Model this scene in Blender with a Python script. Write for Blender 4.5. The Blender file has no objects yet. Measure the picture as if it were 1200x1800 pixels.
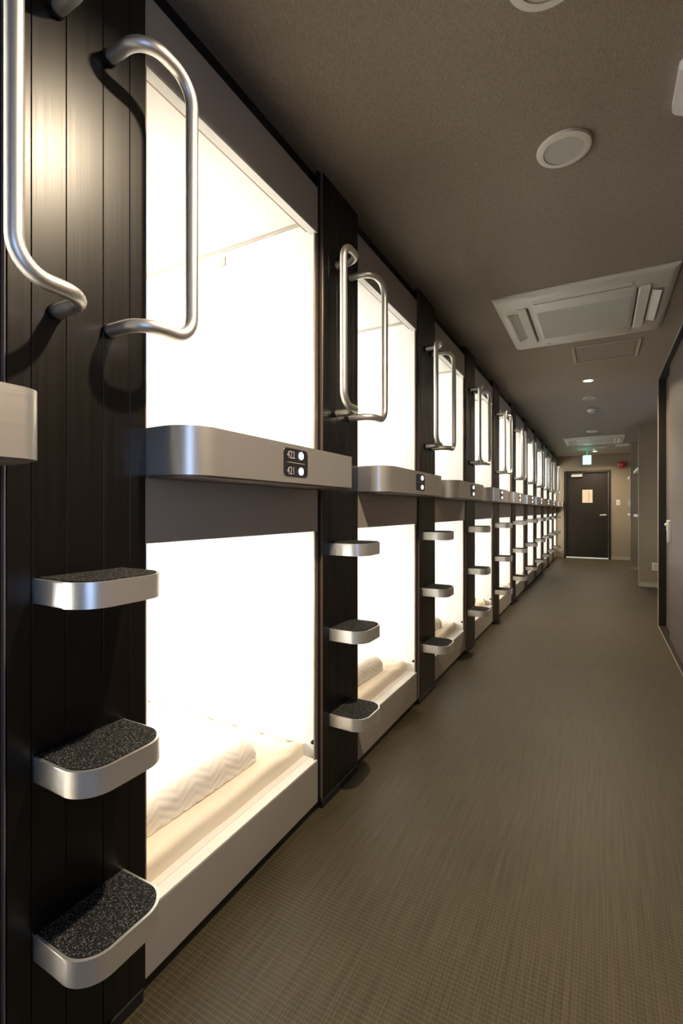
import bpy, bmesh, math, random
from mathutils import Vector, Matrix
random.seed(7)
SC = bpy.context.scene
COL = SC.collection

# ------------------------------------------------------------------ camera
cam_d = bpy.data.cameras.new('camera')
cam_d.sensor_fit = 'VERTICAL'
cam_d.sensor_height = 36.0
cam_d.lens = 837.38 / 1800 * 36
cam_d.shift_y = -2.95 / 1800
cam_d.clip_start = 0.02
cam = bpy.data.objects.new('camera', cam_d)
cam.location = (0, 0, 1.15)
cam.rotation_euler = (math.radians(90), 0, 0.497767)
COL.objects.link(cam)
SC.camera = cam

# ------------------------------------------------------------------ world, exposure, light levels
world = bpy.data.worlds.new('daylight'); SC.world = world
world.use_nodes = True
world.node_tree.nodes['Background'].inputs[0].default_value = (0.46, 0.64, 1.0, 1)
world.node_tree.nodes['Background'].inputs[1].default_value = 4.5
SC.view_settings.view_transform = 'Standard'
SC.view_settings.look = 'None'
SC.view_settings.gamma = 1.0
SC.view_settings.exposure = -0.06
SC.view_settings.use_curve_mapping = False
SC.cycles.max_bounces = 8
SC.cycles.adaptive_threshold = 0.02
SC.cycles.caustics_reflective = False
SC.cycles.caustics_refractive = False
CAPSULE_EMIT = 118.0        # radiance of the capsule lamps
DOWN_W = 42.0               # ceiling downlights
WARM = (1.0, 0.80, 0.56)

# ------------------------------------------------------------------ dimensions (metres)
WX = -0.95          # front plane of the capsule row
L0, P, PW = 0.7686, 1.1207, 0.790
BAYS = list(range(-1, 11))
CEIL = 2.46
RX = 0.505          # right side of the corridor
END = 12.79
BACK = -2.5

# ------------------------------------------------------------------ materials
def mat(name, color=(.5, .5, .5), rough=.5, metal=0.0, spec=.5, emit=None, estr=0.0, aniso=0.0):
    m = bpy.data.materials.new(name); m.use_nodes = True
    b = m.node_tree.nodes['Principled BSDF']
    b.inputs['Base Color'].default_value = (*color, 1)
    b.inputs['Roughness'].default_value = rough
    b.inputs['Metallic'].default_value = metal
    b.inputs['Specular IOR Level'].default_value = spec
    if aniso: b.inputs['Anisotropic'].default_value = aniso
    if emit:
        b.inputs['Emission Color'].default_value = (*emit, 1)
        b.inputs['Emission Strength'].default_value = estr
    return m
def nodes(m): return m.node_tree.nodes, m.node_tree.links, m.node_tree.nodes['Principled BSDF']
def coords(m, scale=(1, 1, 1), kind='Object'):
    n, l, b = nodes(m)
    tc = n.new('ShaderNodeTexCoord'); mp = n.new('ShaderNodeMapping')
    mp.inputs['Scale'].default_value = scale
    l.new(tc.outputs[kind], mp.inputs['Vector'])
    return mp.outputs['Vector']
def noise(m, vec, scale, detail=3, rough=.5):
    n, l, b = nodes(m)
    t = n.new('ShaderNodeTexNoise'); t.inputs['Scale'].default_value = scale
    t.inputs['Detail'].default_value = detail; t.inputs['Roughness'].default_value = rough
    l.new(vec, t.inputs['Vector'])
    return t.outputs['Fac']
def ramp(m, fac, stops):
    n, l, b = nodes(m)
    r = n.new('ShaderNodeValToRGB'); e = r.color_ramp.elements
    e[0].position, e[0].color = stops[0][0], (*stops[0][1], 1)
    e[1].position, e[1].color = stops[-1][0], (*stops[-1][1], 1)
    for p, c in stops[1:-1]:
        x = e.new(p); x.color = (*c, 1)
    l.new(fac, r.inputs['Fac'])
    return r.outputs['Color']
def bump(m, h, strength=.3, dist=.001):
    n, l, b = nodes(m)
    k = n.new('ShaderNodeBump'); k.inputs['Strength'].default_value = strength; k.inputs['Distance'].default_value = dist
    l.new(h, k.inputs['Height']); l.new(k.outputs['Normal'], b.inputs['Normal'])
def math_node(m, op, a, b_=None, c=None):
    n, l, b = nodes(m)
    k = n.new('ShaderNodeMath'); k.operation = op
    for i, v in enumerate((a, b_, c)):
        if v is None: continue
        if isinstance(v, (int, float)): k.inputs[i].default_value = v
        else: l.new(v, k.inputs[i])
    return k.outputs[0]

def mix_col(m, fac, a, b_, mode='MIX'):
    n, l, b = nodes(m)
    k = n.new('ShaderNodeMix'); k.data_type = 'RGBA'; k.blend_type = mode
    for sock, v in ((k.inputs[0], fac), (k.inputs[6], a), (k.inputs[7], b_)):
        if isinstance(v, (int, float)): sock.default_value = v
        elif isinstance(v, tuple): sock.default_value = (*v, 1)
        else: l.new(v, sock)
    return k.outputs[2]

def floor_material():
    m = mat('woven_vinyl_floor', rough=.48, spec=.35)
    n, l, b = nodes(m)
    v = coords(m)
    sep = n.new('ShaderNodeSeparateXYZ'); l.new(v, sep.inputs[0])
    x, y = sep.outputs['X'], sep.outputs['Y']
    # cross threads every 12 mm, lengthwise threads every 8 mm
    fy = math_node(m, 'FRACT', math_node(m, 'MULTIPLY', y, 1 / .0125))
    fx = math_node(m, 'FRACT', math_node(m, 'MULTIPLY', x, 1 / .0085))
    ly = math_node(m, 'LESS_THAN', fy, .22)
    lx = math_node(m, 'LESS_THAN', fx, .2)
    n1 = noise(m, coords(m, (118, 3.5, 1)), 1.0, 2)          # lengthwise streaks
    n2 = noise(m, coords(m, (5, 80, 1)), 1.0, 2)
    n3 = noise(m, v, 1.3, 3)
    lines = math_node(m, 'ADD', math_node(m, 'MULTIPLY', ly, math_node(m, 'MULTIPLY', n2, .9)),
                      math_node(m, 'MULTIPLY', lx, math_node(m, 'MULTIPLY', n1, .7)))
    base = ramp(m, n1, [(.25, (.031, .026, .0145)), (.75, (.062, .051, .030))])
    patch = ramp(m, n3, [(.35, (.92, .93, .9)), (.65, (1.06, 1.02, 1.0))])
    base = mix_col(m, 1.0, base, patch, 'MULTIPLY')
    col = mix_col(m, math_node(m, 'MULTIPLY', lines, .55), base, (.145, .122, .076))
    l.new(col, b.inputs['Base Color'])
    bump(m, lines, .25, .0008)
    return m
def wallpaper(name, c1, c2, axis=0):
    m = mat(name, rough=.75, spec=.25)
    n, l, b = nodes(m)
    sc = [90, 90, 90]
    sc[axis] = 400
    nz = noise(m, coords(m, tuple(sc)), 1.0, 2)
    nb = noise(m, coords(m), 260, 2)
    l.new(ramp(m, nz, [(.3, c1), (.7, c2)]), b.inputs['Base Color'])
    bump(m, math_node(m, 'ADD', nz, math_node(m, 'MULTIPLY', nb, .5)), .35, .0012)
    return m
def wood_metal(name, c1, c2, rough, spec=.5):
    m = mat(name, rough=rough, spec=spec)
    n, l, b = nodes(m)
    nz = noise(m, coords(m, (170, 170, 1.2)), 1.0, 3)
    l.new(ramp(m, nz, [(.3, c1), (.7, c2)]), b.inputs['Base Color'])
    r = n.new('ShaderNodeMapRange'); r.inputs[3].default_value = rough - .05; r.inputs[4].default_value = rough + .07
    l.new(nz, r.inputs[0]); l.new(r.outputs[0], b.inputs['Roughness'])
    bump(m, nz, .06, .0006)
    return m
def brushed(name, color, rough, scale=(3, 3, 500), bs=.05):
    m = mat(name, color, rough, metal=1.0)
    n, l, b = nodes(m)
    nz = noise(m, coords(m, scale), 1.0, 2)
    r = n.new('ShaderNodeMapRange'); r.inputs[3].default_value = rough - .06; r.inputs[4].default_value = rough + .08
    l.new(nz, r.inputs[0]); l.new(r.outputs[0], b.inputs['Roughness'])
    bump(m, nz, bs, .0004)
    return m

M = {}
M['floor'] = floor_material()
M['ceiling'] = wallpaper('brown_ceiling_paper', (.215, .185, .155), (.305, .264, .222), 0)
M['wall'] = wallpaper('taupe_wall_paper', (.24, .20, .145), (.29, .245, .18), 0)
M['black'] = mat('black_trim', (.008, .008, .009), .45)
M['column'] = wood_metal('dark_brown_column', (.0025, .0018, .0015), (.005, .0034, .0027), .335, .45)
M['column_base'] = mat('dark_groove', (.006, .005, .004), .5)
M['door_dark'] = wood_metal('dark_brown_door', (.014, .0105, .008), (.022, .0165, .0125), .4)
M['sliding'] = wood_metal('dark_grained_sliding_panel', (.060, .046, .038), (.110, .088, .074), .42, .5)
M['panel'] = brushed('taupe_satin_panel', (.49, .455, .41), .42, (2, 2, 300), .02)
nodes(M['panel'])[2].inputs['Metallic'].default_value = .35
M['alu'] = brushed('brushed_aluminium_band', (.86, .855, .85), .36, (3, 3, 500), .02)
M['alu_ledge'] = brushed('brushed_steel_ledge', (.80, .785, .765), .34, (2, 2, 420), .015)
for k_, v_ in (('alu', .88), ('alu_ledge', .86)): nodes(M[k_])[2].inputs['Metallic'].default_value = v_
M['tube'] = mat('satin_aluminium_tube', (.74, .73, .71), .42, metal=1.0)
M['jamb'] = mat('brown_anodised_jamb', (.24, .185, .15), .38, metal=.35)
M['white_shell'] = mat('white_capsule_shell', (.83, .82, .78), .45)
M['white_sill'] = mat('white_sill', (.80, .79, .76), .4)
M['plastic'] = mat('white_plastic', (.72, .71, .67), .4)
M['bright_white'] = mat('bright_white_plastic', (.88, .89, .89), .35)
M['seam'] = mat('beige_shade_and_socket', (.40, .36, .29), .5)  # darker beige stands in for contact shade at the seam; wall socket shares it
M['plastic_grey'] = mat('pale_grey_grille', (.53, .535, .51), .55)
M['plastic_dim'] = mat('beige_louvre', (.52, .50, .46), .5)
M['plate'] = mat('smoked_number_plate', (.018, .018, .020), .25)
M['digit'] = mat('pale_grey_print', (.42, .42, .42), .5)
M['led'] = mat('white_led', (.9, .9, 1), .4, emit=(.82, .86, 1.0), estr=9.0)
M['lamp'] = mat('capsule_lamp_diffuser', (.9, .9, .85), .4, emit=(1.0, .98, .93), estr=CAPSULE_EMIT)
M['bulb'] = mat('downlight_lamp', (.9, .9, .85), .4, emit=(1.0, .86, .62), estr=60)
M['red'] = mat('red_enamel', (.42, .018, .015), .3)
M['exit'] = mat('lit_exit_face', (.5, .9, .8), .4, emit=(.16, 1.0, .74), estr=5.0)
M['exit_top'] = mat('lit_exit_top', (.5, .9, .8), .4, emit=(.12, 1.0, .74), estr=40.0)
M['exit_white'] = mat('lit_exit_white', (.9, 1, .95), .4, emit=(.75, 1.0, .92), estr=4.0)
M['paper'] = mat('cream_paper', (.70, .60, .48), .8)
M['paper_line'] = mat('printed_line', (.50, .42, .33), .8)
M['chrome'] = mat('satin_chrome', (.85, .83, .80), .35, metal=.6)
M['edge'] = mat('pale_corner_bead', (.36, .33, .27), .5)
def carpet():
    m = mat('black_step_carpet', rough=.95, spec=.2)
    n, l, b = nodes(m)
    nz = noise(m, coords(m), 330, 2, .8)
    l.new(ramp(m, nz, [(.44, (.004, .004, .0045)), (.56, (.018, .018, .020)), (.66, (.22, .22, .22))]), b.inputs['Base Color'])
    bump(m, nz, .9, .003)
    return m
M['carpet'] = carpet()
def cloth(name, c):
    m = mat(name, c, .85, spec=.2)
    bump(m, noise(m, coords(m), 700, 2), .15, .0008)
    return m
M['mattress'] = cloth('cream_mattress_cover', (.84, .75, .62))
M['pillow'] = cloth('white_quilted_cotton', (.88, .84, .77))
def glass_material():
    m = bpy.data.materials.new('window_glass'); m.use_nodes = True
    n, l = m.node_tree.nodes, m.node_tree.links
    n.clear()
    o = n.new('ShaderNodeOutputMaterial'); mx = n.new('ShaderNodeMixShader')
    t = n.new('ShaderNodeBsdfTransparent'); g = n.new('ShaderNodeBsdfGlossy')
    g.inputs['Roughness'].default_value = .02; mx.inputs[0].default_value = .06
    l.new(t.outputs[0], mx.inputs[1]); l.new(g.outputs[0], mx.inputs[2]); l.new(mx.outputs[0], o.inputs[0])
    return m
M['glass'] = glass_material()

# ------------------------------------------------------------------ mesh helpers
def finish(bm, name, angle=35):
    bmesh.ops.recalc_face_normals(bm, faces=bm.faces)
    me = bpy.data.meshes.new(name); bm.to_mesh(me); bm.free()
    for p in me.polygons: p.use_smooth = True
    me.set_sharp_from_angle(angle=math.radians(angle))
    return me
def obj(name, me, m, parent=None, loc=None):
    if isinstance(me, bmesh.types.BMesh): me = finish(me, name)
    if m is not None and not me.materials: me.materials.append(M[m] if isinstance(m, str) else m)
    o = bpy.data.objects.new(name, me); COL.objects.link(o)
    if parent: o.parent = parent
    if loc: o.location = loc
    return o
def tag(o, label, cat, group=None, kind=None):
    o['label'] = label; o['category'] = cat
    if group: o['group'] = group
    if kind: o['kind'] = kind
    return o
def thing(name, label, cat, loc=(0, 0, 0), group=None, kind=None):
    o = bpy.data.objects.new(name, None); o.empty_display_size = .05
    COL.objects.link(o); o.location = loc
    return tag(o, label, cat, group, kind)
def bx(x0, x1, y0, y1, z0, z1, bev=0.0, seg=1, bm=None):
    own = bm is None
    b = bmesh.new()
    bmesh.ops.create_cube(b, size=1, matrix=Matrix.Translation(((x0+x1)/2, (y0+y1)/2, (z0+z1)/2)) @ Matrix.Diagonal((x1-x0, y1-y0, z1-z0, 1)))
    if bev: bmesh.ops.bevel(b, geom=list(b.edges), offset=bev, segments=seg, affect='EDGES', profile=.5)
    if own: return b
    me = bpy.data.meshes.new('tmp'); b.to_mesh(me); b.free(); bm.from_mesh(me); bpy.data.meshes.remove(me)
    return bm
def prism(outline, z0, z1, bev=0.0, seg=2, tf=None):
    """closed 2-D outline extruded along z; tf maps the result"""
    b = bmesh.new()
    lo = [b.verts.new((x, y, z0)) for x, y in outline]
    hi = [b.verts.new((x, y, z1)) for x, y in outline]
    n = len(outline)
    b.faces.new(list(reversed(lo))); b.faces.new(hi)
    for i in range(n):
        b.faces.new((lo[i], lo[(i+1) % n], hi[(i+1) % n], hi[i]))
    if bev:
        ed = [e for e in b.edges if abs(e.verts[0].co.z - e.verts[1].co.z) < 1e-7]
        bmesh.ops.bevel(b, geom=ed, offset=bev, segments=seg, affect='EDGES', profile=.5)
    if tf is not None: bmesh.ops.transform(b, matrix=tf, verts=b.verts)
    return b
def dshape(v0, v1, u0, d, r, n=10, inset=0.0, r2=None):
    r2 = r if r2 is None else r2
    v0 += inset; v1 -= inset; d -= inset; r = max(r - inset, .002); r2 = max(r2 - inset, .002)
    pts = [(u0, v0)]
    for i in range(n + 1):
        a = -math.pi/2 + math.pi/2 * i / n
        pts.append((d - r + r * math.cos(a), v0 + r + r * math.sin(a)))
    for i in range(n + 1):
        a = math.pi/2 * i / n
        pts.append((d - r2 + r2 * math.cos(a), v1 - r2 + r2 * math.sin(a)))
    pts.append((u0, v1))
    return pts
def rrect(w, h, r, n=5):
    pts = []
    for cx, cy, a0 in ((w/2-r, h/2-r, 0), (-w/2+r, h/2-r, 90), (-w/2+r, -h/2+r, 180), (w/2-r, -h/2+r, 270)):
        for i in range(n + 1):
            a = math.radians(a0 + 90 * i / n)
            pts.append((cx + r*math.cos(a), cy + r*math.sin(a)))
    return pts
def circ(r, n=32): return [(r*math.cos(2*math.pi*i/n), r*math.sin(2*math.pi*i/n)) for i in range(n)]
def lathe(profile, n=36, bm=None):
    b = bm or bmesh.new()
    rings = []
    for r, z in profile:
        if r < 1e-6: rings.append([b.verts.new((0, 0, z))])
        else: rings.append([b.verts.new((r*math.cos(2*math.pi*i/n), r*math.sin(2*math.pi*i/n), z)) for i in range(n)])
    for a, c in zip(rings, rings[1:]):
        for i in range(n):
            j = (i + 1) % n
            if len(a) == 1 and len(c) == 1: continue
            if len(a) == 1: b.faces.new((a[0], c[i], c[j]))
            elif len(c) == 1: b.faces.new((a[i], a[j], c[0]))
            else: b.faces.new((a[i], a[j], c[j], c[i]))
    return b
def fillet(pts, r, n=8):
    pts = [Vector(p) for p in pts]; out = [pts[0]]
    for i in range(1, len(pts) - 1):
        a, p, c = pts[i-1], pts[i], pts[i+1]
        d1, d2 = (a - p).normalized(), (c - p).normalized()
        ang = d1.angle(d2)
        t = min(r / math.tan(ang/2), (a-p).length*.499, (c-p).length*.499)
        rr = t * math.tan(ang/2)
        ctr = p + (d1 + d2).normalized() * (rr / math.sin(ang/2))
        s, e = p + d1*t - ctr, p + d2*t - ctr
        tot = s.angle(e); ax = s.cross(e).normalized()
        for k in range(n + 1):
            out.append(ctr + Matrix.Rotation(tot*k/n, 3, ax) @ s)
    out.append(pts[-1])
    return out
def tube(path, r, n=14):
    b = bmesh.new(); rings = []
    up = None
    for i, p in enumerate(path):
        t = (path[min(i+1, len(path)-1)] - path[max(i-1, 0)]).normalized()
        if up is None: up = t.orthogonal().normalized()
        up = (up - t * up.dot(t)).normalized()
        side = t.cross(up)
        rings.append([b.verts.new(p + r*(math.cos(2*math.pi*k/n)*up + math.sin(2*math.pi*k/n)*side)) for k in range(n)])
    for a, c in zip(rings, rings[1:]):
        for k in range(n): b.faces.new((a[k], a[(k+1) % n], c[(k+1) % n], c[k]))
    b.faces.new(rings[0]); b.faces.new(list(reversed(rings[-1])))
    return b
def copy_tree(o, parent=None):
    c = o.copy(); COL.objects.link(c); c.parent = parent
    for ch in list(o.children): copy_tree(ch, c)
    return c
TO_FACE = Matrix(((0, 0, 1, 0), (1, 0, 0, 0), (0, 1, 0, 0), (0, 0, 0, 1)))   # x->+Y, y->+Z, z->+X

# ------------------------------------------------------------------ the setting
def struct(name, bm, m, label, cat):
    return tag(obj(name, bm, m), label, cat, kind='structure')
struct('floor', bx(-3.1, 1.4, BACK - .1, END + 1.3, -.06, 0), 'floor', 'brown woven vinyl floor of the corridor', 'floor')
struct('ceiling', bx(-3.1, 1.4, BACK - .1, END + .2, CEIL, CEIL + .08), 'ceiling', 'brown ribbed paper ceiling over the corridor', 'ceiling')
wl = thing('wall_left', 'black filler and back wall behind the capsule row', 'wall', (0, 0, 0), kind='structure')
obj('filler_strip', bx(-1.05, WX - .03, BACK, END, 2.385, CEIL), 'black', wl)
obj('back_panel', bx(-3.12, -3.04, BACK, END, 0, CEIL), 'black', wl)
obj('rear_panel', bx(-1.10, WX, BACK, L0 - P - .002, 0, CEIL), 'column', wl)
# wall behind the camera, with a window that lets the daylight in
wf = thing('wall_front', 'taupe papered wall behind the camera', 'wall', (0, BACK, 0), kind='structure')
obj('wall_piece', bx(-3.1, 1.4, -.1, 0, 0, CEIL), 'wall', wf)
WY0, WY1, WZ0, WZ1 = -1.75, -.45, .45, 2.15
w1 = thing('window_1', 'white framed window in the right wall behind the camera', 'window', (.60, 0, 0), kind='structure')
for a in ((WY0, WY0 + .04, WZ0, WZ1), (WY1 - .04, WY1, WZ0, WZ1), (WY0 + .04, WY1 - .04, WZ0, WZ0 + .04), (WY0 + .04, WY1 - .04, WZ1 - .04, WZ1), (-1.12, -1.08, WZ0 + .04, WZ1 - .04)):
    obj('window_frame', bx(.02, .06, *a), 'plastic', w1)
obj('pane', bx(.037, .043, WY0 + .04, -1.12, WZ0 + .04, WZ1 - .04), 'glass', w1)
obj('pane', bx(.037, .043, -1.08, WY1 - .04, WZ0 + .04, WZ1 - .04), 'glass', w1)

# end wall with the dark door
DX0, DX1, DH = -0.768, 0.198, 2.085
we = thing('wall_back', 'taupe papered wall at the far end of the corridor', 'wall', (0, END, 0), kind='structure')
obj('wall_piece', bx(-1.1, DX0, 0, .12, 0, CEIL), 'wall', we)
obj('wall_piece', bx(DX1, 1.4, 0, .12, 0, CEIL), 'wall', we)
obj('wall_piece', bx(DX0, DX1, 0, .12, DH, CEIL), 'wall', we)
bb = thing('baseboard_back', 'pale baseboard along the far end wall', 'baseboard', (0, END, 0), kind='structure')
obj('board', bx(WX, DX0 - .02, -.012, 0, 0, .07, .003), 'edge', bb)
obj('board', bx(DX1 + .02, 1.25, -.012, 0, 0, .07, .003), 'edge', bb)
d1 = thing('door_1', 'dark brown door with a notice and a closer at the corridor end', 'door', (0, END, 0), kind='structure')
obj('door_frame', bx(DX0 - .012, DX0 + .035, -.02, .10, 0, DH + .012, .003), 'door_dark', d1)
obj('door_frame', bx(DX1 - .035, DX1 + .012, -.02, .10, 0, DH + .012, .003), 'door_dark', d1)
obj('door_frame', bx(DX0 + .035, DX1 - .035, -.02, .10, DH - .035, DH + .012, .003), 'door_dark', d1)
obj('door_leaf', bx(DX0 + .037, DX1 - .037, .03, .07, .028, DH - .037, .002), 'door_dark', d1)
cl = obj('door_closer', bx(-.62, -.385, -.03, .03, 1.955, 2.005, .006, 2), 'plastic', d1)
obj('closer_arm', bx(-.60, -.37, -.045, -.028, 2.016, 2.028, .002), 'chrome', cl)
lv = obj('lever_handle', tube(fillet([(.105, .03, 1.04), (.105, -.03, 1.04), (-.015, -.03, 1.035)], .014), .010), 'chrome', d1)
obj('escutcheon', prism(circ(.024, 20), 0, .008, .002, 1, Matrix.Translation((.105, .03, 1.04)) @ Matrix.Rotation(math.pi/2, 4, 'X')), 'chrome', lv)
# lit lobby beyond the door, seen as a bright line under it
ws = thing('wall_lobby', 'lit white space beyond the end door', 'wall', (0, END, 0), kind='structure')
obj('lobby_wall', bx(-.95, .40, 1.15, 1.2, 0, 2.4), 'white_sill', ws)
obj('lobby_wall', bx(-.97, -.95, .12, 1.2, 0, 2.4), 'white_sill', ws)
obj('lobby_wall', bx(.40, .42, .12, 1.2, 0, 2.4), 'white_sill', ws)
obj('lobby_ceiling', bx(-.97, .42, .12, 1.2, 2.4, 2.44), 'white_sill', ws)
obj('lobby_floor', bx(-.95, .40, .0, 1.15, 0, .004), 'white_sill', ws)
obj('lobby_lamp', bx(-.6, .05, .4, .9, 2.38, 2.40), mat('lobby_lamp', (.9,)*3, emit=(.95, .97, 1), estr=25), ws)

# right side: dark panelled sliding doors, then open bays with partitions
wr = thing('wall_right', 'dark panelled wall lining the right of the corridor', 'wall', (0, 0, 0), kind='structure')
obj('fixed_panel', bx(.568, .60, 5.02, 5.64, .012, 2.43), 'sliding', wr)
obj('fixed_panel', bx(.60, .70, BACK, WY0, 0, CEIL), 'sliding', wr)
obj('fixed_panel', bx(.60, .70, WY1, 5.64, 0, CEIL), 'sliding', wr)
obj('fixed_panel', bx(.60, .70, WY0, WY1, 0, WZ0), 'sliding', wr)
obj('fixed_panel', bx(.60, .70, WY0, WY1, WZ1, CEIL), 'sliding', wr)
obj('return_wall', bx(.60, 1.4, 5.54, 5.64, 0, CEIL), 'wall', wr)
fr = thing('trim_1', 'dark frame around the sliding door niche', 'trim', (0, 0, 0), kind='structure')
obj('jamb', bx(RX, .60, 5.64, 5.67, 0, CEIL), 'column_base', fr)
obj('head_rail', bx(RX, .568, BACK, 5.64, 2.435, CEIL), 'column_base', fr)
obj('floor_rail', bx(RX, .568, BACK, 5.64, 0, .010), 'door_dark', fr)
obj('edge_bead', bx(RX - .004, RX, 5.64, 5.672, 0, CEIL), 'edge', fr)
obj('edge_bead', bx(RX - .004, RX, BACK, 5.64, CEIL - .008, CEIL), 'edge', fr)
obj('edge_bead', bx(RX - .004, RX, BACK, 5.64, 0, .004), 'edge', fr)
def sliding(name, y0, y1, label):
    d = thing(name, label, 'sliding door', (0, y0, 0), kind='structure')
    w = y1 - y0
    obj('door_leaf', bx(.535, .562, 0, w, .012, 2.43, .002), 'sliding', d)
    return d
d2 = sliding('door_2', 4.14, 5.08, 'dark grained sliding door with a white pull, right of the corridor')
hp = [(-.028, -.098), (.028, -.098), (.028, .098), (-.028, .098)]
obj('pull_handle', prism(rrect(.034, .196, .016), 0, .024, .006, 2, Matrix.Translation((.535, .86, .967)) @ Matrix.Rotation(-math.pi/2, 4, 'Y') @ Matrix.Rotation(math.pi/2, 4, 'Z')), 'plastic', d2)
obj('thumb_turn', prism(circ(.012, 16), 0, .040, .002, 1, Matrix.Translation((.535, .885, 1.025)) @ Matrix.Rotation(-math.pi/2, 4, 'Y')), 'plastic', d2)
obj('strike_plate', bx(.564, .568, 1.44, 1.47, .95, 1.05, .001), 'plastic_dim', d2)
sliding('door_3', -.2, 4.12, 'dark grained sliding panel on the right, nearest the camera')
wa = thing('wall_alcove', 'taupe back wall of the open bays on the right', 'wall', (0, 0, 0), kind='structure')
for a in ((5.54, 6.5, 0, CEIL), (7.1, END, 0, CEIL), (6.5, 7.1, 0, 1.1), (6.5, 7.1, 1.9, CEIL)):
    obj('back_panel', bx(1.25, 1.4, *a), 'wall', wa)
w2 = thing('window_2', 'small white framed window in the open bay on the right', 'window', (1.25, 6.5, 0), kind='structure')
for a in ((0, .04, 1.1, 1.9), (.56, .6, 1.1, 1.9), (.04, .56, 1.1, 1.14), (.04, .56, 1.86, 1.9)):
    obj('window_frame', bx(.04, .09, *a), 'plastic', w2)
obj('pane', bx(.062, .068, .04, .56, 1.14, 1.86), 'glass', w2)
def partition(n, y0, y1, label):
    p = thing('wall_partition', label, 'wall', (0, y0, 0), kind='structure')
    t = y1 - y0
    obj('body', bx(RX + .003, 1.25, 0, t, 0, CEIL), 'wall', p)
    obj('corner_bead', bx(RX, RX + .007, -.003, .006, 0, CEIL), 'edge', p)
    obj('baseboard', bx(RX, 1.25, -.010, 0, 0, .07, .002), 'edge', p)
    return p
partition(1, 8.48, 8.60, 'taupe partition on the right with an outlet near its foot')
partition(2, 10.70, 10.82, 'taupe partition on the right nearest the end wall')

# ------------------------------------------------------------------ the capsule row
ORD = {-1: 'zeroth', 0: 'first', 1: 'second', 2: 'third', 3: 'fourth', 4: 'fifth', 5: 'sixth', 6: 'seventh', 7: 'eighth', 8: 'ninth', 9: 'tenth', 10: 'eleventh'}
def bay_phrase(k):
    if k == -1: return 'cut off by the left edge of the photo'
    if k == 10: return 'last bay before the end wall'
    return ORD[k] + ' full bay from the camera'

def shell(root, zf, zc):
    """white lined sleeping box, 2 m deep behind the front plane"""
    a, b, d = -.012, PW + .010, -2.0
    obj('side_wall', bx(d, -.012, a - .02, a, zf, zc), 'white_shell', root)
    obj('side_wall', bx(d, -.012, b, b + .02, zf, zc), 'white_shell', root)
    obj('back_wall', bx(d - .02, d, a - .02, b + .02, zf, zc), 'white_shell', root)
    obj('capsule_ceiling', bx(d, -.03, a - .02, b + .02, zc, zc + .02), 'white_shell', root)
    obj('capsule_floor', bx(d, -.03, a - .02, b + .02, zf - .02, zf), 'white_shell', root)
    # narrow cove strip, darkened to paint contact shade where ceiling meets far side wall
    obj('cove_shade_strip', bx(d, -.06, b - .010, b, zc - .012, zc, .003), 'seam', root)
    # reading lamp on the near side wall
    lam = obj('wall_lamp', bx(-1.08, -.58, a, a + .03, zc - .50, zc - .36, .004), 'plastic', root)
    obj('lamp_diffuser', bx(-1.06, -.60, a + .030, a + .036, zc - .485, zc - .375), 'lamp', lam)

def make_upper():
    r = thing('upper_capsule', 'x', 'capsule', (WX, L0, 0))
    obj('header_panel', bx(-.028, 0, 0, PW, 2.212, 2.385, .0015), 'panel', r)
    obj('header_return', bx(-.030, -.001, .004, PW - .004, 2.2095, 2.2125), 'white_sill', r)
    shell(r, 1.25, 2.277)
    obj('jamb', bx(-.0118, -.005, PW - .013, PW + .008, 1.23, 2.212, .001), 'jamb', r)
    obj('jamb', bx(-.0118, -.005, .0005, .012, 1.23, 2.212, .001), 'jamb', r)
    obj('blind_rail', bx(-.050, -.036, .006, PW - .006, 2.222, 2.262, .003), 'jamb', r)
    b = prism(dshape(0, PW + .020, .0065, .15, .085, 14, 0.0, .038), 1.232, 1.3455, .003, 2)
    led = obj('ledge', b, 'alu_ledge', r)
    obj('ledge_back', bx(-.02, .008, .001, PW - .001, 1.232, 1.3445), 'alu_ledge', led)
    obj('ledge_underside', prism(dshape(0, PW + .020, .0065, .15, .085, 14, .010, .038), 1.2275, 1.2325), 'jamb', led)
    hk = obj('wall_socket', bx(-.495, -.470, PW + .004, PW + .0105, 2.205, 2.245, .002), 'seam', r)
    pl = obj('number_plate', prism(rrect(.1275, .083, .014), 0, .0018, .0006, 1, Matrix.Translation((.1495, 1.187 - L0, 1.2910)) @ TO_FACE), 'plate', r)
    for dz in (.0235, -.0235):
        obj('indicator_light', prism(circ(.0115, 20), 0, .003, .001, 1, Matrix.Translation((.1508, 1.2125 - L0, 1.2910 + dz)) @ TO_FACE), 'led', pl)
    obj('divider_line', bx(.1512, .1516, 1.140 - L0, 1.234 - L0, 1.2903, 1.2917), 'digit', pl)
    return r
def make_lower():
    r = thing('lower_capsule', 'x', 'capsule', (WX, L0, 0))
    obj('middle_panel', bx(-.028, 0, 0, PW, 1.070, 1.228, .0015), 'panel', r)
    obj('base_panel', bx(-.028, 0, 0, PW, .034, .192, .0015), 'panel', r)
    obj('kick_strip', bx(-.05, -.010, -.02, PW + .02, 0, .034), 'black', r)
    shell(r, .19, 1.13)
    obj('sill', bx(-.038, 0, .002, PW - .002, .192, .197, .001), 'white_sill', r)
    obj('sill', bx(-.090, -.040, .002, PW - .002, .190, .196, .001), 'white_sill', r)
    obj('jamb', bx(-.0118, -.005, PW - .013, PW + .008, .197, 1.07, .001), 'jamb', r)
    obj('jamb', bx(-.0118, -.005, .0005, .012, .197, 1.07, .001), 'jamb', r)
    obj('latch', prism(circ(.007, 14), 0, .016, .002, 1, Matrix.Translation((-.022, PW - .008, .258)) @ Matrix.Rotation(-math.pi/2, 4, 'X') ), 'black', r)
    return r

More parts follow.
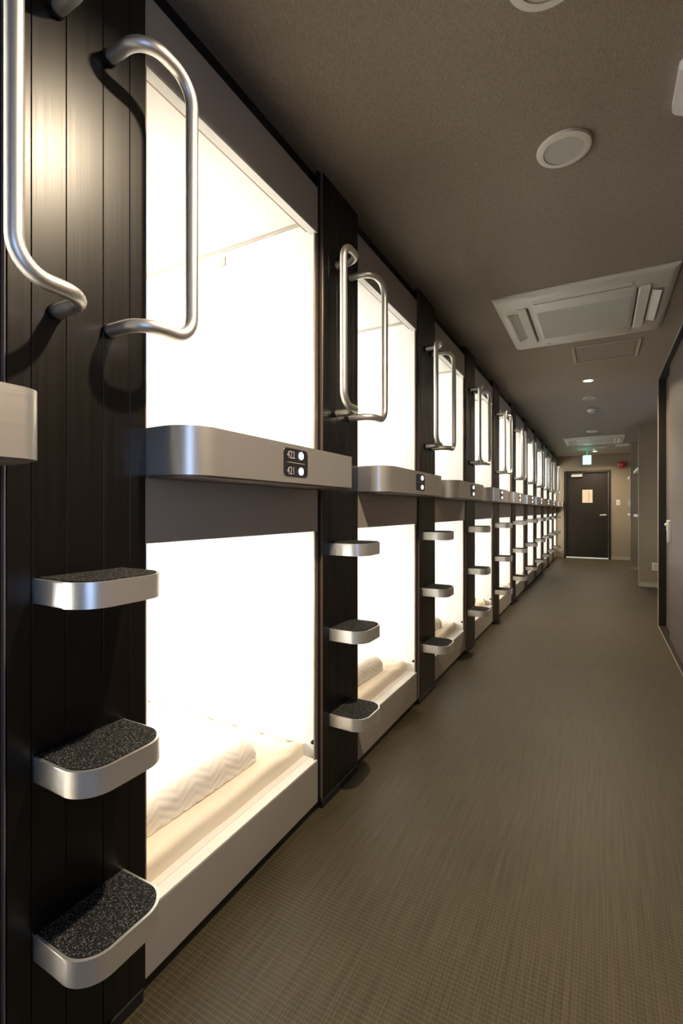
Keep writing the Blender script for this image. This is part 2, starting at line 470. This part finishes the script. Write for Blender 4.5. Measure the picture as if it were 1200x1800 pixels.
STEP_Z = (.342, .681, 1.020)
SC0 = -.1555
def make_column():
    r = thing('ladder_column', 'x', 'column', (WX, L0, 0))
    obj('column_core', bx(-.08, -.012, -.298, -.034, 0, CEIL), 'column_base', r)
    obj('column_plate', bx(-.012, -.002, -.300, 0, 0, CEIL), 'column_base', r)
    obj('edge_channel', bx(-.0118, -.007, -.3222, -.3005, 0, CEIL), 'black', r)
    obj('edge_bead', bx(-.007, .005, -.3040, -.3008, .03, CEIL, .0012), 'jamb', r)
    cuts = [-.300, -.2576, -.1906, -.1096, -.0436, 0]
    for a, b in zip(cuts, cuts[1:]):
        obj('column_strip', bx(-.002, .006, a + .0006, b - .0006, .028, CEIL, .0008), 'column', r)
    obj('column_foot', bx(-.002, .010, -.312, -.008, 0, .030, .002), 'black', r)
    st = pad = None
    for z in STEP_Z:
        if st is None:
            b = prism(dshape(SC0 - .0985, SC0 + .0985, .004, .158, .060, 12), -.048, 0, .0028, 3)
            st = finish(b, 'step'); st.materials.append(M['alu'])
            b = prism(dshape(SC0 - .0985, SC0 + .0985, .006, .158, .060, 12, .0065), -.003, .0022, .0015, 1)
            pad = finish(b, 'tread_pad'); pad.materials.append(M['carpet'])
        s = obj('step', st, None, r, (0, 0, z))
        obj('tread_pad', pad, None, s)
    ht = hm = None
    for sgn in (1, -1):
        v0, v1 = SC0 + sgn*.0575, SC0 + sgn*.190
        p = [(.004, v0, 2.135), (.120, v0, 2.135), (.120, v1, 2.135), (.120, v1, 1.540), (.120, v0, 1.540), (.004, v0, 1.540)]
        h = obj('grab_handle', tube(fillet(p, .055, 8), .0142, 16), 'tube', r)
        for z in (2.135, 1.540):
            obj('collar', prism(circ(.0160, 20), 0, .012, .002, 1, Matrix.Translation((.006, v0, z)) @ TO_FACE), 'black', h)
    return r

upper0 = make_upper(); lower0 = make_lower(); column0 = make_column()
upper, lower, column = {}, {}, {}
for k in BAYS:
    loc = (WX, L0 + k*P, 0)
    for src, store in ((upper0, upper), (lower0, lower), (column0, column)):
        if src is column0 and k == -1: continue
        o = src if k == 0 else copy_tree(src)
        o.location = loc; store[k] = o
    ph = bay_phrase(k)
    tag(upper[k], 'lit upper sleeping capsule numbered 422 over the lit capsule 421' if k == 0 else 'lit upper sleeping capsule with silver ledge, ' + ph, 'capsule', 'upper sleeping capsules')
    tag(lower[k], 'lit lower sleeping capsule numbered 421 with taupe base panel' if k == 0 else 'lit lower sleeping capsule at floor level, ' + ph, 'capsule', 'lower sleeping capsules')
    if k >= 0:
        tag(column[k], 'dark brown ladder column, widest and nearest, left of capsule 422' if k == 0 else 'dark brown ladder column with three steps, left of the ' + (ORD[k] + ' full bay from the camera' if k < 10 else 'last bay before the end wall'), 'column', 'ladder columns between the capsules')

# room numbers on the one plate that can be read
def text_mesh(s, size, sx):
    cu = bpy.data.curves.new('txt', 'FONT'); cu.body = s; cu.size = size; cu.extrude = .0002
    o = bpy.data.objects.new('txt', cu); COL.objects.link(o)
    bpy.context.view_layer.update()
    me = bpy.data.meshes.new_from_object(o.evaluated_get(bpy.context.evaluated_depsgraph_get()))
    bpy.data.objects.remove(o)
    me.transform(TO_FACE @ Matrix.Diagonal((sx, 1, 1, 1)))
    return me
plate0 = [c for c in upper[0].children if c.name.startswith('number_plate')][0]
for s, z in (('422', 1.3030), ('421', 1.2560)):
    me = text_mesh(s, .032, .84); me.materials.clear()
    obj('room_number', me, 'digit', plate0, (.1514, 1.1395 - L0, z))

# mattresses
def make_mattress():
    b = bmesh.new()
    x0, x1, y0, y1, zt = -1.98, -.064, .004, PW - .002, .058
    nx, ny = 60, 40
    g = []
    for i in range(nx + 1):
        row = []
        for j in range(ny + 1):
            u, v = i/nx, j/ny
            u = 1 - (1-u)**1.6
            x, y = x0 + (x1-x0)*u, y0 + (y1-y0)*v
            e = min((x1 - x)/.03, 1, (y - y0)/.03, (y1 - y)/.03)
            z = zt - .020*(1 - math.sqrt(max(0, 1-(1-max(e, 0))**2)))
            f = max(0, min(1, (v - .62)/.38))                     # wrinkles gather towards the far wall
            z += f*.006*math.sin(x*95 + 3*math.sin(y*14)) + .0012*math.sin(y*17 + x*7) + f*.004*math.sin(x*47 + y*30)
            row.append(b.verts.new((x + .0012*math.sin(y*21)*(1 if u > .97 else 0), y, z)))
        g.append(row)
    for i in range(nx):
        for j in range(ny): b.faces.new((g[i][j], g[i+1][j], g[i+1][j+1], g[i][j+1]))
    rim = [g[i][0] for i in range(nx+1)] + [g[nx][j] for j in range(1, ny+1)] + [g[i][ny] for i in range(nx-1, -1, -1)] + [g[0][j] for j in range(ny-1, 0, -1)]
    lo = [b.verts.new((v.co.x, v.co.y, 0)) for v in rim]
    for i in range(len(rim)):
        j = (i+1) % len(rim); b.faces.new((rim[i], lo[i], lo[j], rim[j]))
    b.faces.new(lo)
    return finish(b, 'mattress', 60)
mm = make_mattress(); mm.materials.append(M['mattress'])
for k in BAYS:
    o = obj('mattress', mm, None, None, (WX, L0 + k*P, .196))
    tag(o, 'cream mattress in lower capsule 421 under a quilted pillow' if k == 0 else 'cream mattress in the lower capsule, ' + bay_phrase(k), 'mattress', 'lower mattresses')
for k in range(0, 4):
    o = obj('mattress', mm, None, None, (WX, L0 + k*P, 1.252))
    tag(o, 'cream mattress in upper capsule 422 behind the silver ledge' if k == 0 else 'cream mattress in the upper capsule, ' + bay_phrase(k), 'mattress', 'upper mattresses')

# quilted pillows with zigzag stitching
def make_pillow():
    b = bmesh.new()
    L, W, H, r = .60, .56, .082, .040
    flat = W - 2*r; arc = r*math.pi/2; up = H - r; half = up + arc; tot = flat + 2*half
    def prof(t):                                   # arc length over the cross-section -> x, z, normal
        if t > tot/2:
            x, z, nx, nz = prof(tot - t); return -x, z, -nx, nz
        if t < up: return -W/2, t, -1, 0
        if t < half:
            a = (t - up)/r; return -W/2 + r - r*math.cos(a), up + r*math.sin(a), -math.cos(a), math.sin(a)
        return -W/2 + r + (t - half), H, 0, 1
    ns, ny = 130, 150
    g = []
    for i in range(ns + 1):
        t = tot*i/ns; row = []
        x, z, nx, nz = prof(t)
        for j in range(ny + 1):
            v = j/ny*2 - 1; y = v*L/2
            e = math.sqrt(max(0, 1 - abs(v)**14))
            ph = (t + .038*abs(((y/.13) % 1)*2 - 1)) / .023
            q = math.sqrt(abs((ph % 1) - .5)*2 + .01)
            d = .0045*(1 - (1 - q)**2)*e
            xx, zz = x*(.93 + .07*e) + nx*d, (z + .007*math.sin(y*9 + x*6)*min(1, z/.05))*e + nz*d
            row.append(b.verts.new((xx, y, max(zz, 0) + .001)))
        g.append(row)
    for i in range(ns):
        for j in range(ny): b.faces.new((g[i][j], g[i+1][j], g[i+1][j+1], g[i][j+1]))
    b.faces.new([g[0][j] for j in range(ny+1)] + [g[ns][j] for j in range(ny, -1, -1)])
    b.faces.new([g[i][0] for i in range(ns, -1, -1)])
    b.faces.new([g[i][ny] for i in range(ns+1)])
    return finish(b, 'quilted_pillow', 80)
pm = make_pillow(); pm.materials.append(M['pillow'])
for k in range(0, 4):
    o = obj('quilted_pillow', pm, None, None, (WX - .415, L0 + k*P + .300, .2565))
    o.rotation_euler = (0, 0, -.03 - .02*k)
    tag(o, 'white zigzag-quilted pillow on the mattress of capsule 421' if k == 0 else 'white zigzag-quilted pillow in the lower capsule, ' + bay_phrase(k), 'pillow', 'quilted pillows')

# ------------------------------------------------------------------ ceiling fittings
def make_cassette():
    """four-way cassette air conditioner; origin at the ceiling, z downwards negative"""
    r = thing('air_conditioner', 'x', 'air conditioner', (-.11, 3.555, CEIL))
    hw, hl = .485, .510
    b = bmesh.new()
    o_ = [(-hw, -hl), (hw, -hl), (hw, hl), (-hw, hl)]
    prof = [(0, 0), (0, -.008), (.035, -.028)]
    rings = [[b.verts.new((x - math.copysign(i, x), y - math.copysign(i, y), z)) for x, y in o_] for i, z in prof]
    for a, c in zip(rings, rings[1:]):
        for k in range(4): b.faces.new((a[k], a[(k+1) % 4], c[(k+1) % 4], c[k]))
    b.faces.new(rings[-1]); b.faces.new(rings[0])
    obj('fascia', b, 'plastic', r)
    zf = -.028
    pnl = obj('intake_panel', bx(-.265, .290, -.36, .425, zf - .010, zf + .004, .004, 2), 'plastic', r)
    obj('intake_grille', bx(-.256 + .003, .270, -.248, .267, zf - .0125, zf - .005, .001), 'plastic_grey', pnl)
    for x in (-.235, .262):
        obj('latch', bx(x - .012, x + .012, .385, .405, zf - .014, zf - .008, .002), 'plastic_dim', pnl)
    # near outlet slit
    lv = obj('louvre', bx(-.262, .272, -.432, -.385, zf - .006, zf + .002, .003), 'plastic', r)
    obj('outlet_gap', bx(-.258, .268, -.384, -.372, zf - .003, zf + .003), 'black', r)
    obj('louvre', bx(-.262, .272, .440, .468, zf - .004, zf + .002, .002), 'plastic', r)
    for sgn, c in ((-1, 0.0), (1, 0.0)):
        x = sgn*.395
        obj('outlet_well', bx(x - .040, x + .040, -.275, .240, zf - .0015, zf + .004), 'plastic_dim', r)
        lf = bx(-.026, .026, -.268, .232, -.003, .003, .002)
        bmesh.ops.transform(lf, matrix=Matrix.Translation((x + sgn*.004, 0, zf - .008)) @ Matrix.Rotation(sgn*.35, 4, 'Y'), verts=lf.verts)
        obj('louvre', lf, 'plastic', r)
        obj('side_strip', bx(sgn*.335 - .028, sgn*.335 + .028, -.350, .335, zf - .012, zf + .003, .003), 'plastic', r)
        xg = sgn*.300
        obj('outlet_gap', bx(xg - .003, xg + .003, -.33, .32, zf - .0015, zf + .003), 'black', r)
        xg = sgn*.3655
        obj('outlet_gap', bx(xg - .003, xg + .003, -.27, .235, zf - .0025, zf + .003), 'black', r)
    return r
ac = make_cassette()
tag(ac, 'white ceiling cassette air conditioner, the large near one', 'air conditioner', 'ceiling air conditioners')
ac2 = copy_tree(ac); ac2.location = (-.11, 10.03, CEIL)
tag(ac2, 'white ceiling cassette air conditioner, the small far one before the exit sign', 'air conditioner', 'ceiling air conditioners')

ht = thing('access_hatch', 'flush ceiling access hatch with pale metal frame behind the air conditioner', 'hatch', (.035, 4.49, CEIL))
for a in ((-.242, .242, -.235, -.215), (-.242, .242, .215, .235), (-.242, -.218, -.215, .215), (.218, .242, -.215, .215)):
    obj('frame_rail', bx(*a, -.006, 0, .0015), 'edge', ht)
obj('hatch_panel', bx(-.208, .208, -.205, .205, -.004, 0, .001), 'ceiling', ht)

def disc(loc, r, label, group='round ceiling covers'):
    t = thing('ceiling_speaker', label, 'speaker', loc, group)
    obj('rim', lathe([(r, 0), (r, -.004), (r*.97, -.010), (r*.80, -.014), (r*.745, -.013), (r*.74, -.006), (r*.70, -.004)], 44), 'plastic', t)
    obj('cover_disc', lathe([(0, -.0105), (r*.725, -.0105), (r*.73, -.004), (r*.73, 0)], 44), 'plastic_grey', t)
    return t
disc((-.11, 1.245, CEIL), .100, 'round ceiling cover cut off by the top edge of the photo')
disc((-.116, 1.897, CEIL), .092, 'white-rimmed round ceiling cover, the largest wholly in view')
disc((-.112, 6.25, CEIL), .075, 'small round ceiling cover just beyond the lit downlight')
disc((-.12, 8.91, CEIL), .085, 'small round ceiling cover just before the far air conditioner')

ap = thing('ceiling_box', 'white rounded ceiling box cut off by the right edge of the photo', 'ceiling box', (.285, 1.775, CEIL))
obj('housing', prism(rrect(.165, .235, .035), -.030, 0, .012, 3), 'bright_white', ap)
obj('face_plate', prism(rrect(.115, .185, .025), -.0335, -.028, .002, 1), 'bright_white', ap)

sd = thing('smoke_detector', 'white smoke detector on the ceiling mid corridor', 'smoke detector', (-.098, 6.98, CEIL))
obj('base', lathe([(0, 0), (.058, 0), (.058, -.018), (.052, -.026), (0, -.026)], 28), 'plastic', sd)
obj('sensor_head', lathe([(.036, -.026), (.036, -.040), (.026, -.048), (0, -.050)], 24), 'plastic_dim', sd)

def downlight(x, y, label, w):
    t = thing('downlight', label, 'downlight', (x, y, CEIL), 'recessed ceiling downlights')
    obj('trim_ring', lathe([(.056, 0), (.056, -.004), (.044, -.005), (.040, -.001), (.040, 0)], 32), 'plastic_dim', t)
    obj('lamp_face', lathe([(0, -.002), (.038, -.002), (.038, 0)], 28), 'bulb', t)
    ld = bpy.data.lights.new('downlight_beam', 'AREA'); ld.shape = 'DISK'; ld.size = .075; ld.energy = w
    ld.color = WARM; ld.spread = math.radians(150)
    lo = bpy.data.objects.new('downlight_beam', ld); COL.objects.link(lo); lo.parent = t; lo.location = (0, 0, -.006)
downlight(-.11, 5.414, 'lit warm downlight in the ceiling beyond the access hatch', DOWN_W)
downlight(-.11, .98, 'lit warm downlight in the ceiling just above the camera view', DOWN_W)
downlight(-.11, 11.95, 'lit warm downlight in the ceiling in front of the end door', DOWN_W*.75)

sp = thing('ceiling_sensor', 'small white ceiling sensor on a bracket beside the exit sign', 'sensor', (-.10, 11.15, CEIL))
obj('bracket', bx(-.01, .22, -.03, .01, -.024, 0, .003), 'plastic', sp)
obj('stem', prism(circ(.010, 14), -.05, 0), 'plastic', sp)
obj('sensor_dome', lathe([(0, -.035), (.042, -.038), (.045, -.048), (.026, -.062), (0, -.066)], 24), 'plastic', sp)

el = thing('emergency_light', 'slim white ceiling light box at the corner of the far partition', 'light', (.375, 10.90, CEIL))
obj('housing', bx(-.115, .115, -.05, .05, -.038, 0, .006, 2), 'plastic', el)
obj('lens', bx(-.095, .095, -.035, .035, -.044, -.036, .003), 'plastic_dim', el)

ex = thing('exit_sign', 'small lit green exit sign hanging before the end door', 'exit sign', (-.255, 11.55, CEIL))
obj('stem', prism(circ(.008, 12), -.135, 0), 'plastic', ex)
hs = obj('housing', bx(-.085, .085, 0, .03, -.325, -.135, .004), 'plastic', ex)
obj('lit_face', bx(-.078, .078, -.004, .001, -.318, -.142), 'exit', hs)
obj('door_symbol', bx(-.008, .062, -.006, -.003, -.305, -.155), 'exit_white', hs)
obj('lit_top', bx(-.075, .075, .004, .026, -.1355, -.132), 'exit_top', hs)

bl = thing('fire_bell', 'round red fire alarm bell on the end wall', 'fire bell', (.435, END, 2.21))
ROTF = Matrix.Rotation(math.pi/2, 4, 'X')
b = lathe([(0, 0), (.085, 0), (.085, .02), (.078, .045), (.045, .062), (0, .066)], 32); bmesh.ops.transform(b, matrix=ROTF, verts=b.verts)
obj('bell_gong', b, 'red', bl)
b = lathe([(0, .066), (.016, .066), (.014, .078), (0, .080)], 20); bmesh.ops.transform(b, matrix=ROTF, verts=b.verts)
obj('centre_boss', b, 'chrome', bl)

sw = thing('light_switch', 'white light switch plate on the end wall beside the door', 'switch', (.363, END, 1.33))
obj('plate', bx(-.040, .040, -.008, 0, -.062, .062, .003), 'plastic', sw)
for x in (-.013, .013): obj('rocker', bx(x - .011, x + .011, -.012, -.007, -.035, .035, .002), 'plastic_dim', sw)
ou = thing('wall_outlet', 'white outlet plate low on the near partition', 'outlet', (.720, 8.48, .31))
obj('plate', bx(-.045, .045, -.008, 0, -.058, .058, .003), 'plastic', ou)
obj('socket_face', bx(-.022, .022, -.011, -.007, -.040, .040, .002), 'plastic_dim', ou)
cp = thing('wall_intercom', 'thin white intercom panel on the edge of the far partition', 'intercom', (RX, 10.76, 1.29))
obj('housing', bx(-.030, .003, -.045, .045, -.075, .075, .004), 'plastic', cp)
obj('speaker_slot', bx(-.032, -.029, -.02, .02, .02, .04), 'plastic_dim', cp)
for (y0, y1, z, lab) in ((8.60, 9.50, 1.79, 'upper white shelf between the two partitions'), (8.60, 9.50, 1.065, 'lower white shelf between the two partitions'),
                         (10.82, 11.40, 1.80, 'upper white shelf beyond the far partition'), (10.82, 11.40, 1.065, 'lower white shelf beyond the far partition')):
    s = thing('wall_shelf', lab, 'shelf', (0, y0, z), 'white shelves in the open bays')
    obj('board', bx(.494, 1.25, 0, y1 - y0, -.020, .020, .002), 'white_sill', s)
    obj('bracket', bx(.90, 1.25, (y1-y0)*.5 - .01, (y1-y0)*.5 + .01, -.09, -.020), 'plastic_dim', s)

# notice on the end door
nt = thing('door_notice', 'cream printed notice taped to the dark end door', 'notice', (-.275, END + .03, 1.487))
obj('sheet', bx(-.108, .108, -.003, 0, -.155, .155), 'paper', nt)
for a in ((-.085, -.082), (-.04, -.037), (.015, .045), (.08, .084)):
    obj('printed_line', bx(a[0], a[1], -.0036, -.0029, -.13, .12), 'paper_line', nt)
for z in (.125, .09, .05, -.13):
    obj('printed_line', bx(-.085, .084, -.0036, -.0029, z - .002, z + .002), 'paper_line', nt)
